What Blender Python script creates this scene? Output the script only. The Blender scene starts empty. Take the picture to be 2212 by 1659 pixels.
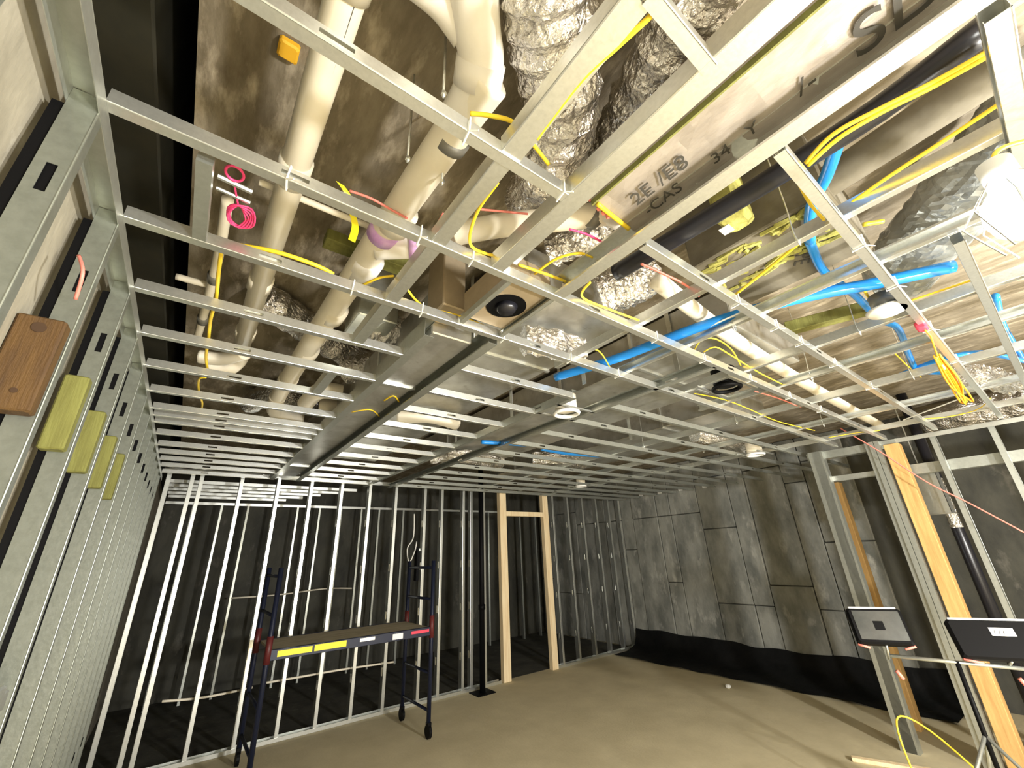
import bpy, math, random
from mathutils import Vector, Matrix, noise
random.seed(7)
scene = bpy.context.scene
COL = scene.collection

# ------------------------------------------------------------------ camera, world, light, exposure
ROT = ((0.80032421, 0.19950054, 0.56540312), (-0.59837174, 0.32529684, 0.73221119), (-0.03784732, -0.92432759, 0.37971842))
FPX, CX, CY, EYE = 888.7, 1106.0, 829.5, Vector((0, 0, 1.83))
RM = Matrix(ROT)
cam = bpy.data.cameras.new('camera'); cam.sensor_width = 36; cam.lens = 36 * FPX / 2212; cam.clip_start = .02
cam_o = bpy.data.objects.new('camera', cam); COL.objects.link(cam_o)
cr, cu, cb = RM @ Vector((1, 0, 0)), RM @ Vector((0, -1, 0)), RM @ Vector((0, 0, -1))
cam_o.matrix_world = Matrix(((cr.x, cu.x, cb.x, 0), (cr.y, cu.y, cb.y, 0), (cr.z, cu.z, cb.z, EYE.z), (0, 0, 0, 1)))
scene.camera = cam_o

world = bpy.data.worlds.new('world'); scene.world = world; world.use_nodes = True
world.node_tree.nodes['Background'].inputs[0].default_value = (.55, .6, .6, 1)
world.node_tree.nodes['Background'].inputs[1].default_value = .005

vs = scene.view_settings
vs.view_transform = 'Standard'; vs.look = 'None'; vs.gamma = 1; vs.use_curve_mapping = False
vs.exposure = 0.32

def lamp(name, loc, power, size, col=(1, .98, .96)):
    l = bpy.data.lights.new(name, 'POINT'); l.energy = power; l.shadow_soft_size = size; l.color = col
    o = bpy.data.objects.new(name, l); o.location = loc; COL.objects.link(o); return o
LAMP = Vector((1.235, -.125, 2.455))
lamp('lamp_light', LAMP, 32, .05)
lamp('fill_light_behind_viewer', (1.5, -1.7, 1.2), 400, .12, (1, .98, .94))  # unseen fill light added to brighten the joists and studs
lamp('floor_fill_behind_viewer', (2.9, -2.1, 1.9), 740, .1, (1, .98, .94))  # unseen fill light added to brighten the floor

# ------------------------------------------------------------------ pixel -> place (distance comes from the plane the thing touches)
def ray(px, py): return RM @ Vector(((px - CX) / FPX, (py - CY) / FPX, 1))
def onaxis(px, py, ax, v):
    r = ray(px, py); return EYE + r * ((v - EYE[ax]) / r[ax])
def P(px, py, z): return onaxis(px, py, 2, z)
def PD(px, py, d): return EYE + ray(px, py) * d
ZC = 2.79          # underside of the ceiling framing
ZD = 3.38          # underside of the concrete deck
XL = -.33          # face of left stud wall
YB = 6.16          # face of back stud wall
XR = 7.60          # right concrete wall

# ------------------------------------------------------------------ mesh helpers
class MB:
    def __init__(s): s.v = []; s.f = []
    def add(s, vs_, fs):
        n = len(s.v); s.v += [tuple(v) for v in vs_]; s.f += [tuple(i + n for i in f) for f in fs]; return s
    def box(s, x0, x1, y0, y1, z0, z1, m=None):
        c = [Vector((x, y, z)) for z in (z0, z1) for y in (y0, y1) for x in (x0, x1)]
        if m is not None: c = [m @ p for p in c]
        return s.add(c, [(0, 2, 3, 1), (4, 5, 7, 6), (0, 1, 5, 4), (2, 6, 7, 3), (0, 4, 6, 2), (1, 3, 7, 5)])
    def bbox(s, x0, x1, y0, y1, z0, z1, b, m=None):      # chamfered box (chamfer on all vertical and horizontal edges)
        vs_ = []
        for z, i in ((z0, b), (z0 + b, 0), (z1 - b, 0), (z1, b)):
            for x, y in ((x0 + i + b, y0 + i), (x1 - i - b, y0 + i), (x1 - i, y0 + i + b), (x1 - i, y1 - i - b), (x1 - i - b, y1 - i), (x0 + i + b, y1 - i), (x0 + i, y1 - i - b), (x0 + i, y0 + i + b)):
                p = Vector((x, y, z)); vs_.append(m @ p if m is not None else p)
        fs = [tuple(range(7, -1, -1)), tuple(range(24, 32))]
        for k in range(3):
            for j in range(8): fs.append((k * 8 + j, k * 8 + (j + 1) % 8, k * 8 + 8 + (j + 1) % 8, k * 8 + 8 + j))
        return s.add(vs_, fs)
    def tube(s, pts, r, n=10, caps=True, rf=None, closed=False):
        pts = [Vector(p) for p in pts]; N = len(pts); up = None; base = len(s.v); rings = []
        for i, p in enumerate(pts):
            if closed: t = pts[(i + 1) % N] - pts[i - 1]
            else: t = pts[min(i + 1, N - 1)] - pts[max(i - 1, 0)]
            t.normalize()
            if up is None: up = t.cross(Vector((0, 0, 1)) if abs(t.z) < .9 else Vector((1, 0, 0))).normalized()
            else: up = (up - t * up.dot(t)).normalized()
            w = t.cross(up); ring = []
            for k in range(n):
                a = 2 * math.pi * k / n; rr = rf(i / (N - 1), a) if rf else r
                ring.append(p + (up * math.cos(a) + w * math.sin(a)) * rr)
            rings.append(ring)
        vs_ = [v for R_ in rings for v in R_]; fs = []
        for i in range(N if closed else N - 1):
            j = (i + 1) % N
            for k in range(n): fs.append((i * n + k, i * n + (k + 1) % n, j * n + (k + 1) % n, j * n + k))
        if caps and not closed: fs += [tuple(range(n - 1, -1, -1)), tuple((N - 1) * n + k for k in range(n))]
        return s.add(vs_, fs)
    def build(s, name, mat, parent=None, smooth=False):
        me = bpy.data.meshes.new(name); me.from_pydata(s.v, [], s.f); me.update()
        if smooth:
            for p in me.polygons: p.use_smooth = True
        return mk(name, me, mat, parent)

def mk(name, me, mat, parent=None):
    if mat is not None and not me.materials: me.materials.append(M[mat])
    o = bpy.data.objects.new(name, me); COL.objects.link(o)
    if parent is not None: o.parent = parent
    return o
def tag(o, label, cat, group=None):
    o['label'] = label; o['category'] = cat
    if group: o['group'] = group
    return o
def thing(name, label, cat, loc=(0, 0, 0), group=None, rz=0):
    o = bpy.data.objects.new(name, None); COL.objects.link(o); o.location = loc; o.rotation_euler = (0, 0, rz)
    return tag(o, label, cat, group)
def struct(o): o['kind'] = 'structure'; return o
def smoothpath(pts, k=6):
    pts = [Vector(p) for p in pts]
    if len(pts) < 3: return [pts[0].lerp(pts[-1], i / k) for i in range(k + 1)]
    out = []
    for i in range(len(pts) - 1):
        a, b, c, d = pts[max(i - 1, 0)], pts[i], pts[i + 1], pts[min(i + 2, len(pts) - 1)]
        for j in range(k):
            t = j / k
            out.append(.5 * ((2 * b) + (c - a) * t + (2 * a - 5 * b + 4 * c - d) * t * t + (3 * b - a - 3 * c + d) * t ** 3))
    out.append(pts[-1]); return out
def frame(o, u, v, w): return Matrix(((u.x, v.x, w.x, o.x), (u.y, v.y, w.y, o.y), (u.z, v.z, w.z, o.z), (0, 0, 0, 1)))
ORD = 'first second third fourth fifth sixth seventh eighth ninth tenth eleventh twelfth thirteenth fourteenth fifteenth sixteenth seventeenth eighteenth nineteenth twentieth'.split()

# ------------------------------------------------------------------ materials
M = {}
def mat(name, col, rough=.6, metal=0., col2=None, nscale=8, bump=0., bscale=30, stretch=(1, 1, 1), detail=6, mix=(.4, .65), col3=None, c3=(.6, .72), c3s=2.5, emit=0., trans=0., spec=None):
    m = bpy.data.materials.new(name); m.use_nodes = True; nt = m.node_tree; b = nt.nodes['Principled BSDF']
    b.inputs['Base Color'].default_value = (*col, 1); b.inputs['Roughness'].default_value = rough; b.inputs['Metallic'].default_value = metal
    if spec is not None: b.inputs['Specular IOR Level'].default_value = spec
    if emit: b.inputs['Emission Color'].default_value = (*col, 1); b.inputs['Emission Strength'].default_value = emit
    if trans: b.inputs['Transmission Weight'].default_value = trans
    if col2 or bump:
        tc = nt.nodes.new('ShaderNodeTexCoord'); mp = nt.nodes.new('ShaderNodeMapping'); mp.inputs['Scale'].default_value = stretch
        nt.links.new(tc.outputs['Object'], mp.inputs[0])
    if col2:
        def layer(c_in, c_new, sc, lo, hi, seed):
            nz = nt.nodes.new('ShaderNodeTexNoise'); nz.inputs['Scale'].default_value = sc; nz.inputs['Detail'].default_value = detail; nz.inputs['Roughness'].default_value = .62
            nz.noise_dimensions = '4D'; nz.inputs['W'].default_value = seed
            nt.links.new(mp.outputs[0], nz.inputs['Vector'])
            mr = nt.nodes.new('ShaderNodeMapRange'); mr.inputs[1].default_value = lo; mr.inputs[2].default_value = hi; nt.links.new(nz.outputs[0], mr.inputs[0])
            mx = nt.nodes.new('ShaderNodeMix'); mx.data_type = 'RGBA'; nt.links.new(mr.outputs[0], mx.inputs[0])
            if isinstance(c_in, tuple): mx.inputs[6].default_value = (*c_in, 1)
            else: nt.links.new(c_in, mx.inputs[6])
            mx.inputs[7].default_value = (*c_new, 1); return mx.outputs[2]
        out = layer(col, col2, nscale, mix[0], mix[1], 1.3)
        if col3: out = layer(out, col3, c3s, c3[0], c3[1], 5.7)
        nt.links.new(out, b.inputs['Base Color'])
    if bump:
        nz = nt.nodes.new('ShaderNodeTexNoise'); nz.inputs['Scale'].default_value = bscale; nz.inputs['Detail'].default_value = 5
        nt.links.new(mp.outputs[0], nz.inputs['Vector'])
        bp = nt.nodes.new('ShaderNodeBump'); bp.inputs['Strength'].default_value = bump; bp.inputs['Distance'].default_value = .02
        nt.links.new(nz.outputs[0], bp.inputs['Height']); nt.links.new(bp.outputs[0], b.inputs['Normal'])
    M[name] = m; return m
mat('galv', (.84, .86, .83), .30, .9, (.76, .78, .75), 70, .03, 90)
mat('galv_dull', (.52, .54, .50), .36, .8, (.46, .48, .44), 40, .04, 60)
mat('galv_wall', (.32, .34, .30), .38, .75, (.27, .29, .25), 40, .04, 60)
mat('sheet', (.60, .60, .56), .36, .75, (.40, .39, .35), 5, .12, 9, col3=(.26, .24, .20), c3s=7)
mat('foil', (.88, .86, .84), .16, 1., (.62, .60, .58), 12, .9, 55)
mat('foil_board', (.46, .41, .36), .5, .35, (.32, .28, .24), 14, .35, 26, (1, .35, 1))
mat('deck', (.30, .255, .18), .9, 0, (.15, .12, .075), 5, .35, 14, (2.2, .8, 1), mix=(.36, .68), col3=(.50, .43, .32), c3s=7, c3=(.52, .7))
mat('wall_concrete', (.34, .31, .235), .9, 0, (.21, .19, .14), 4, .3, 18, (1, 1, .6), col3=(.45, .42, .34), c3s=9)
mat('form_concrete', (.30, .30, .265), .85, 0, (.13, .135, .12), 3.2, .3, 16, (1, 1.2, .55), mix=(.38, .66), col3=(.44, .43, .38), c3s=6, c3=(.56, .74))
mat('dark_concrete', (.07, .068, .052), .8, 0, (.03, .03, .024), 3, .3, 14, (1, 1, .5), mix=(.38, .66), col3=(.13, .122, .1), c3s=5)  # darker concrete tone for the far walls and far floor
mat('floor_concrete', (.62, .54, .35), .8, 0, (.50, .43, .27), 2.2, .12, 40, mix=(.35, .7), col3=(.58, .50, .34), c3s=5)
mat('pvc', (.86, .80, .66), .42, 0, (.80, .73, .58), 6)
mat('pvc_white', (.88, .85, .79), .38, 0, (.82, .78, .70), 7)
mat('primer', (.60, .32, .72), .4, 0, (.75, .5, .82), 20)
mat('clamp', (.20, .19, .16), .5, .4)
mat('wood', (.58, .36, .13), .7, 0, (.44, .25, .08), 6, .1, 30, (6, 6, .5))
mat('wood_pale', (.92, .76, .50), .7, 0, (.80, .60, .34), 6, .1, 30, (6, 6, .5))
mat('wood_treated', (.19, .19, .045), .75, 0, (.13, .125, .025), 7, .15, 40, (5, 5, .6))
mat('wood_brown', (.10, .05, .01), .7, 0, (.045, .02, .005), 5, .2, 40, (6, 6, .7))
mat('knot', (.05, .025, .01), .9)
mat('steel_dark', (.012, .012, .008), .8, 0, (.022, .02, .012), 4, spec=.15)
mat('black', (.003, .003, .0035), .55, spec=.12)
mat('abs', (.012, .012, .016), .32)
mat('yellow', (.92, .66, .03), .5)
mat('yellow_tag', (.95, .82, .02), .5)
mat('orange', (.95, .52, .03), .55)
mat('blue', (.02, .25, .75), .16)
mat('red', (.75, .05, .10), .45)
mat('pink', (.90, .06, .22), .45)
mat('salmon', (.85, .25, .20), .45)
mat('white_tie', (.88, .87, .82), .5)
mat('white', (.9, .9, .88), .5)
mat('insulation', (.40, .385, .10), .95, 0, (.26, .24, .06), 14, .6, 25)
mat('paper', (.17, .15, .105), .8, 0, (.11, .095, .065), 5, .2, 12)
mat('ink', (.06, .055, .045), .8)
mat('blue_steel', (.008, .012, .035), .45, .2, (.012, .016, .035), 6)
mat('red_steel', (.10, .012, .012), .5)
mat('plank', (.46, .40, .28), .85, 0, (.34, .29, .19), 5, .15, 20, (1, 6, 6))
mat('glass_grey', (.045, .048, .045), .18, 0, (.09, .09, .085), 2)
mat('dark_band', (.004, .0045, .0045), .6, 0, (.01, .01, .01), 3, .5, 10, spec=.15)
mat('led', (1, 1, 1), .5, emit=40)
mat('tan', (.46, .37, .25), .5, .35, (.36, .29, .19), 6)
mat('plastic_sheet', (.36, .37, .35), .25, .4, (.20, .21, .20), 4, .5, 12, trans=0)

# ------------------------------------------------------------------ setting
def slab(name, x0, x1, y0, y1, z0, z1, m): return struct(MB().box(x0, x1, y0, y1, z0, z1).build(name, m))
slab('floor', -.75, 8.2, -4.2, 9.3, -.2, 0, 'floor_concrete')
MB().box(-.42, 7.6, 6.27, 9.0, .0, .003).build('far_shade_slab', 'dark_concrete', bpy.data.objects['floor'])  # thin dark overlay: shade beyond the back wall put into the floor colour
XD = -.28
slab('ceiling', XD, 8.2, -4.2, 9.3, ZD, ZD + .25, 'deck')
slab('trim_1', -.75, XD, -4.2, 9.3, ZD + .55, ZD + .7, 'deck').data.name = 'deck_gap_cap'
slab('wall_left', -.75, -.42, -4.2, 9.3, 0, ZD + .55, 'wall_concrete')
slab('wall_back', -.42, 8.2, 9.0, 9.3, 0, ZD, 'dark_concrete')
slab('wall_front', -.42, 8.2, -4.2, -4.0, 0, ZD, 'wall_concrete')
wr = slab('wall_right', XR + .05, 8.2, -4.0, 9.0, 0, ZD, 'dark_concrete')
# formed concrete: panels proud of the wall by uneven amounts, joints recessed
random.seed(3)
y = 8.9
while y > 1.9:
    w = random.choice((.31, .46, .61, .61, .92)); z = 0
    while z < ZD - .05:
        h = min(random.choice((.9, 1.2, 1.8, 2.4)), ZD - z)
        d = random.choice((0, .006, .012, .02))
        MB().bbox(XR + d, XR + .06, y - w + .006, y - .006, z + .006, z + h - .006, .008).build('form_panel', 'form_concrete', wr)
        z += h
    y -= w
for x_, y_ in ((1385, 1070), (1425, 1064), (1470, 1058), (1522, 1051)):
    a = onaxis(x_, y_, 0, XR); MB().bbox(XR - .02, XR + .03, a.y - .04, a.y + .04, a.z - .02, a.z + .02, .004).build('form_tie', 'white', wr)
# dark steel beam along the head of left wall
bm_ = thing('steel_beam', 'dark steel beam running above the left stud wall', 'beam', (XL, 0, 2.97))
MB().box(-.085, .04, -4, 8.9, 0, .03).build('bottom_flange', 'steel_dark', bm_)
MB().box(-.05, -.035, -4, 8.9, .03, .9).build('web', 'steel_dark', bm_)

# ------------------------------------------------------------------ steel framing members
def cmesh(L, h, w, slots=(), lip=.008, t=.0016, slot_w=.09, slot_h=None):
    """C channel along +X: web in plane y=0 (height h along z), flanges towards +y, punched slots in the web"""
    b = MB(); sh = slot_h or h * .36
    b.box(0, L, 0, w, 0, t); b.box(0, L, 0, w, h - t, h)
    b.box(0, L, w - t, w, t, lip); b.box(0, L, w - t, w, h - lip, h - t)
    b.tube([(0, .0014, .0014), (L, .0014, .0014)], .0026, 8)
    if not slots: b.box(0, L, 0, t, t, h - t)
    else:
        z0, z1 = h / 2 - sh / 2, h / 2 + sh / 2
        b.box(0, L, 0, t, t, z0); b.box(0, L, 0, t, z1, h - t)
        x = 0
        for s_ in sorted(slots):
            if s_ - slot_w / 2 <= x or s_ + slot_w / 2 >= L: continue
            b.box(x, s_ - slot_w / 2, 0, t, z0, z1); x = s_ + slot_w / 2
        b.box(x, L, 0, t, z0, z1)
    me = bpy.data.meshes.new('channel'); me.from_pydata(b.v, [], b.f); me.update(); return me
X, Y, Z = Vector((1, 0, 0)), Vector((0, 1, 0)), Vector((0, 0, 1))
def member(name, me, m, o, along, flange, parent=None):
    """place a channel mesh: +X -> along, +y -> flange, +z -> along x flange"""
    ob = mk(name, me, m, parent); ob.matrix_basis = frame(Vector(o), along, flange, along.cross(flange)); return ob

# left stud wall: webs face the viewer, punched holes, one stud every 16 inches
def stud_wall(label, o, group=None): return thing('stud_wall', label, 'wall frame', o, group)
lw = stud_wall('galvanized stud wall standing close on the left, with wooden blocks on its studs', (XL, 0, 0))
SH = ZC
stud_me = cmesh(SH - .006, .05, .034, (.45, 2.54), slot_h=.016, slot_w=.07)
ys = [-.62, -.21, .19, .6, 1.0, 1.4, 1.81, 2.21, 2.62, 3.03, 3.43, 3.84, 4.24, 4.65, 5.06, 5.46, 5.87]
for yy in ys: MB().box(-.07, -.004, yy + .004, yy + .03, .05, SH - .05).build('shade_strip', 'black', lw)  # black strips painting the shade behind the studs and in their slots
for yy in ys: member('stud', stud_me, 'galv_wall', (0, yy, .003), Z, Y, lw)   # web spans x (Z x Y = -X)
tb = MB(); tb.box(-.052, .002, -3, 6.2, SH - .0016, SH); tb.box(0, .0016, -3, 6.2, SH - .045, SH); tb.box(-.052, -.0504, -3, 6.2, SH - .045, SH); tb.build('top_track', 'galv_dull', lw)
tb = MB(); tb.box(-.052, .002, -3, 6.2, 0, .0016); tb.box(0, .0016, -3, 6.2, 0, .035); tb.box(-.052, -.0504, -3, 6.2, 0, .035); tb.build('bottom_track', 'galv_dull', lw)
blk = [(1.4, -.088, -.004, 'wood_brown', 'dark brown knotty wooden block nearest the viewer on the left stud wall'),
       (1.81, -.066, -.008, 'wood_treated', 'largest yellow-green wooden block on the left stud wall, beside the brown one'),
       (2.21, -.064, -.008, 'wood_treated', 'second yellow-green wooden block along the left stud wall'),
       (2.62, -.062, -.008, 'wood_treated', 'third yellow-green wooden block along the left stud wall'),
       (3.03, -.06, -.008, 'wood_treated', 'fourth yellow-green wooden block along the left stud wall, half in shade')]
for i, (yy, a, b_, m, lab) in enumerate(blk):
    t = thing('wooden_block', lab, 'wood block', (XL, yy, 2.165), 'blocking on the left stud wall')
    MB().bbox(a, b_, -.05, -.002, 0, .235, .004).build('block', m, t)
    if i == 0:
        for kx, kz, kr in ((-.045, .205, .013), (-.04, .045, .006)):
            MB().tube([(kx, -.0525, kz), (kx, -.049, kz)], kr, 14).build('knot_hole' if kr > .01 else 'knot', 'knot', t)

# boxes and conduit between the left studs
t = thing('outlet_box', 'galvanized outlet box between the left studs with a cable stub', 'outlet box', (XL - .03, 1.98, 1.45))
MB().bbox(-.03, .03, -.16, .16, 0, .055, .004).build('bracket', 'galv', t)
MB().bbox(-.035, .04, -.05, .05, -.02, .085, .006).build('box', 'galv', t)
MB().tube([(.0, -.1, .09), (.0, -.1, .16), (-.02, -.12, .2)], .012, 8).build('stub', 'wood_pale', t)
t = MB().tube(smoothpath([(XL - .06, 1.2, 1.28), (XL - .03, 1.36, 1.42), (XL - .02, 1.5, 1.47), (XL - .02, 1.62, 1.47)]), .007, 8).build('cable', 'white_tie', None, True)
tag(t, 'short pale cable passing through the left studs below the wooden blocks', 'cable')
t = MB().tube(smoothpath([(XL - .0, 1.32, 2.45), (XL + .006, 1.27, 2.5), (XL - .02, 1.30, 2.56)]), .004, 6).build('wire_stub', 'salmon', None, True)
tag(t, 'small reddish wire stub poking out by the left wall track', 'cable')

# back stud wall with wooden door bucks
bw = stud_wall('galvanized stud wall across the back of the room with a wooden door opening', (0, YB, 0))
bstud = cmesh(ZC + .1, .092, .04, (.45, 1.1, 1.7, 2.3), slot_h=.036, slot_w=.095)
bxs = [-.29, -.07, .02, .43, .84, 1.24, 1.64, 2.04, 2.44, 2.92, 3.22, 3.62, 3.77, 4.02, 5.62, 6.02, 6.44, 6.85, 7.24, 7.58]
for xx in bxs: member('stud', bstud, 'galv', (xx, .092, .002), Z, X, bw)     # web spans y (Z x X = Y)
for c in bw.children: c.location.y = 0
zt = ZC + .1
for a, b_, zz, nm in ((-.33, 7.6, zt, 'top_track'), (-.33, 4.33, .0, 'bottom_track'), (5.5, 7.6, .0, 'bottom_track')):
    s_ = -1 if zz else 1; q = MB()
    q.box(a, b_, -.002, .094, min(zz, zz + s_ * .0016), max(zz, zz + s_ * .0016)); q.box(a, b_, -.002, 0, min(zz, zz + s_ * .04), max(zz, zz + s_ * .04)); q.box(a, b_, .0924, .094, min(zz, zz + s_ * .04), max(zz, zz + s_ * .04))
    q.build(nm, 'galv', bw)
t = thing('door_buck', 'pale wooden door frame set in the back stud wall', 'door frame', (0, YB, 0))
MB().bbox(4.36, 4.50, -.02, .07, 0, ZC + .09, .004).build('jamb', 'wood_pale', t)
MB().bbox(5.36, 5.49, -.02, .07, 0, ZC + .09, .004).build('jamb', 'wood_pale', t)
MB().bbox(4.50, 5.36, -.02, .07, 2.44, 2.52, .004).build('header', 'wood_pale', t)
t = thing('jack_post', 'black steel jack post with base plate beside the back stud wall', 'post', (3.86, 5.98, 0))
MB().tube([(0, 0, .01), (0, 0, ZD)], .042, 16).build('tube', 'black', t, True)
MB().bbox(-.15, .15, -.13, .13, 0, .012, .003).build('base_plate', 'black', t)
MB().tube([(0, 0, 1.05), (0, 0, 1.12)], .055, 16).build('collar', 'black', t, True)

# far stud wall and its ceiling channels
fw = stud_wall('dim stud wall far behind the back wall', (0, 8.6, 0))
fst = cmesh(ZC, .064, .034, ())
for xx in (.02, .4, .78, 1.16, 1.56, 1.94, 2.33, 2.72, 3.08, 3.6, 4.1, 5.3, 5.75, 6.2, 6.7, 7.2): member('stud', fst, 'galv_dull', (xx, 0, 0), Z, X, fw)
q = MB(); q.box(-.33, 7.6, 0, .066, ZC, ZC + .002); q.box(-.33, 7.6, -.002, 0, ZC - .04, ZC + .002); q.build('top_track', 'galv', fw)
for k, yy in enumerate((6.6, 6.95, 7.3, 7.7, 8.1)):
    o = member('ceiling_channel', cmesh(2.3 - .18 * k, .041, .032), 'galv', (-.3, yy, ZC), X, Y)
    tag(o, f'galvanized ceiling channel seen beyond the back stud wall, {ORD[k]} behind it', 'ceiling channel', 'ceiling channels beyond the back wall')

# right partition with doorway (steel studs, timber bucks)
rp = stud_wall('stud partition at the right edge with a doorway and timber jamb', (5.8, 0, 0))
def rstud(yy, w=.09, m='galv_dull', x=0): 
    member('stud', cmesh(ZC - .004, w, .04, (.6, 1.4, 2.2), slot_h=.036), m, (x, yy, .002), Z, Y, rp)
for yy, x in ((1.62, .0), (1.66, .0), (1.12, .0), (1.075, .0), (.66, .14), (.25, .14), (-.2, .14), (-.6, .14)): rstud(yy, .09, 'galv_dull', x + .0)
MB().box(-.09, .0, 1.60, 1.74, 0, ZC - .003).build('boxed_stud', 'galv_dull', rp)
MB().box(-.07, -.0, 1.10, 1.2, 0, ZC - .003).build('boxed_stud', 'galv_dull', rp)
q = MB(); q.box(-.02, .094, -1.2, .95, ZC - .002, ZC); q.box(-.02, -.018, -1.2, .95, ZC - .045, ZC); q.build('top_track', 'galv', rp)
q = MB(); q.box(-.02, .1, .95, 1.78, ZC - .085, ZC - .002); q.build('header', 'galv_dull', rp)
q = MB(); q.box(.0, .092, 1.16, 1.64, 2.5, 2.502); q.box(.0, .002, 1.16, 1.64, 2.45, 2.502); q.box(.09, .092, 1.16, 1.64, 2.45, 2.502); q.build('door_head_track', 'galv', rp)
q = MB(); q.box(.17, .28, -1.2, 1.0, 2.43, 2.53); q.build('lintel', 'galv_dull', rp)
q = MB(); q.box(-.02, .094, -1.2, 1.0, 0, .04); q.build('bottom_track', 'galv_dull', rp)
MB().bbox(-.05, .09, .93, 1.055, 0, ZC - .05, .004).build('timber_jamb', 'wood', rp)
ja = onaxis(1852, 1200, 0, 6.42).y
MB().bbox(.55, .68, ja - .07, ja + .07, 0, ZC - .3, .004).build('timber_jamb', 'wood', rp)

# ------------------------------------------------------------------ ceiling: joists along X
JM = {}
def joist(x0, x1, yy, label, z=ZC, h=.041, w=.032, m='galv', slots=True, name='ceiling_joist', group='ceiling joists'):
    L = round(x1 - x0, 3); k = (L, h, w, slots)
    if k not in JM: JM[k] = cmesh(L, h, w, tuple(.38 + 1.2 * i for i in range(int(L / 1.2) + 1)) if slots else (), slot_h=.014, slot_w=.07)
    o = member(name, JM[k], m, (x0, yy, z), X, Y); return tag(o, label, 'ceiling joist', group)
TIES = []
def tie_ring(parent, x, yy, z, h=.041, w=.032):
    b = MB(); g = .004
    p = [(x, yy - g, z - g), (x + .006, yy + w + g, z - g), (x + .01, yy + w + g, z + h + g), (x + .004, yy - g, z + h + g)]
    b.tube(p, .0028, 6, closed=True); b.tube([(x, yy - g, z - g), (x + .015, yy - g - .02, z - g - .01)], .0022, 5)
    o = b.build('cable_tie', 'white_tie'); o.parent = parent; o.matrix_parent_inverse = parent.matrix_basis.inverted()
j0 = joist(-.33, .70, .60, 'galvanized ceiling joist nearest the viewer, slanting across the top left')
j1 = joist(-.33, 5.75, 1.0, 'longest galvanized ceiling joist, second from the viewer, running under the cream pipes')
j2 = joist(-.33, 5.65, 1.41, 'galvanized ceiling joist third from the viewer, passing under the metal speaker box')
j0r = joist(1.07, 5.72, .60, 'galvanized ceiling joist right of the marked duct, crossing the blue pipe')
jr = joist(1.07, 5.72, .16, 'galvanized ceiling joist by the black pipe, running past the orange cord bundle')
jt = joist(.5, .72, .16, 'short galvanized joist between the foil ducts at the top', slots=False)
jn = joist(1.1, 5.72, -.24, 'galvanized joist at the far right edge beside the bright lamp', w=.04)
jm = joist(2.0, 5.72, -.06, 'galvanized joist below the grey wrapped duct, second from the right edge')
lefts = [1.83, 2.23, 2.63, 3.04, 3.40, 3.57, 3.75, 4.1, 4.5, 4.83, 5.15, 5.5, 5.9]
JL = []
for k, yy in enumerate(lefts):
    JL.append(joist(-.33, .715, yy, f'galvanized ceiling joist at left, {ORD[k + 3]} row away from the viewer'))
rows = [1.83, 2.23, 2.63, 3.04, 3.45, 3.85, 4.26, 4.67, 5.07, 5.48, 5.88]
for k, yy in enumerate(rows):
    joist(1.06, 1.93, yy, f'galvanized ceiling joist in the middle strip, {ORD[k]} past the speaker box')
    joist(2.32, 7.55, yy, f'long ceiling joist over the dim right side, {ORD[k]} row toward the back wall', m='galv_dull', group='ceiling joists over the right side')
for j, xs, yy in ((j0, (.36, .68), .60), (j1, (.03, .42, .62, 1.7, 2.15, 2.7, 3.3, 3.9), 1.0), (j2, (.33, .62, 1.05, 1.5, 1.9), 1.41), (j0r, (1.72, 2.1, 2.4, 2.9, 3.6), .60), (jr, (1.72, 2.15, 2.8, 3.5), .16)):
    for x in xs: tie_ring(j, x, yy, ZC)

# blocking and soffit channels along Y
def along_y(x, y0, y1, label, h, w, z, m='galv_dull', flip=False, name='ceiling_channel', cat='ceiling channel', group='cross channels in the ceiling', slots=False):
    L = y1 - y0; me = cmesh(L, h, w, tuple(.3 + .9 * i for i in range(int(L / .9) + 1)) if slots else (), slot_h=h * .3)
    if flip: o = member(name, me, m, (x, y1, z), -Y, X)      # web on the -x side: (-Y) x X = Z
    else: o = member(name, me, m, (x, y0, z), Y, -X)
    return tag(o, label, cat, group)
along_y(.46, .19, .60, 'wide galvanized block with a yellow cable along it, between foil ducts', .05, .06, ZC + .005, 'galv', True)
along_y(.46, .63, 1.0, 'galvanized block between the two nearest ceiling joists', .05, .05, ZC + .002, 'galv', True)
along_y(.46, 1.03, 1.41, 'galvanized block beside the purple stained pipe joint', .05, .05, ZC + .002, 'galv', True)
along_y(.46, 1.44, 1.83, 'short dark block by the left foil duct, behind the third joist', .05, .05, ZC + .002, 'galv_dull', True)
along_y(.46, 2.26, 2.63, 'short dark block between the fifth and sixth joists', .05, .05, ZC + .002, 'galv_dull', True)
along_y(.70, -1.2, 1.0, 'tall galvanized channel on the left side of the marked duct', .06, .05, ZC + .001, 'galv', True)
along_y(.765, -1.2, .98, 'galvanized angle clipped along the left edge of the marked duct', .03, .035, ZC + .045, 'galv', True)
along_y(1.06, -1.2, 1.0, 'galvanized channel on the right side of the marked duct', .08, .055, ZC + .001, 'galv')
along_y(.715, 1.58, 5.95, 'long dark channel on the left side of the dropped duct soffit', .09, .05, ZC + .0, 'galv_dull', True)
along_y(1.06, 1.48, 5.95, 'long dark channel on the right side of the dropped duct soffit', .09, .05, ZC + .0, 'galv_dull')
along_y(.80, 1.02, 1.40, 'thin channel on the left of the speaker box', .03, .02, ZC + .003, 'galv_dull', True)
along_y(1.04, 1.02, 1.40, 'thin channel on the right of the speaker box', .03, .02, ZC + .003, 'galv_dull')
along_y(1.93, 1.83, 6.1, 'long channel left of the round downlight, running to the back wall', .06, .04, ZC + .0, 'galv_dull', True, slots=True)
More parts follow.
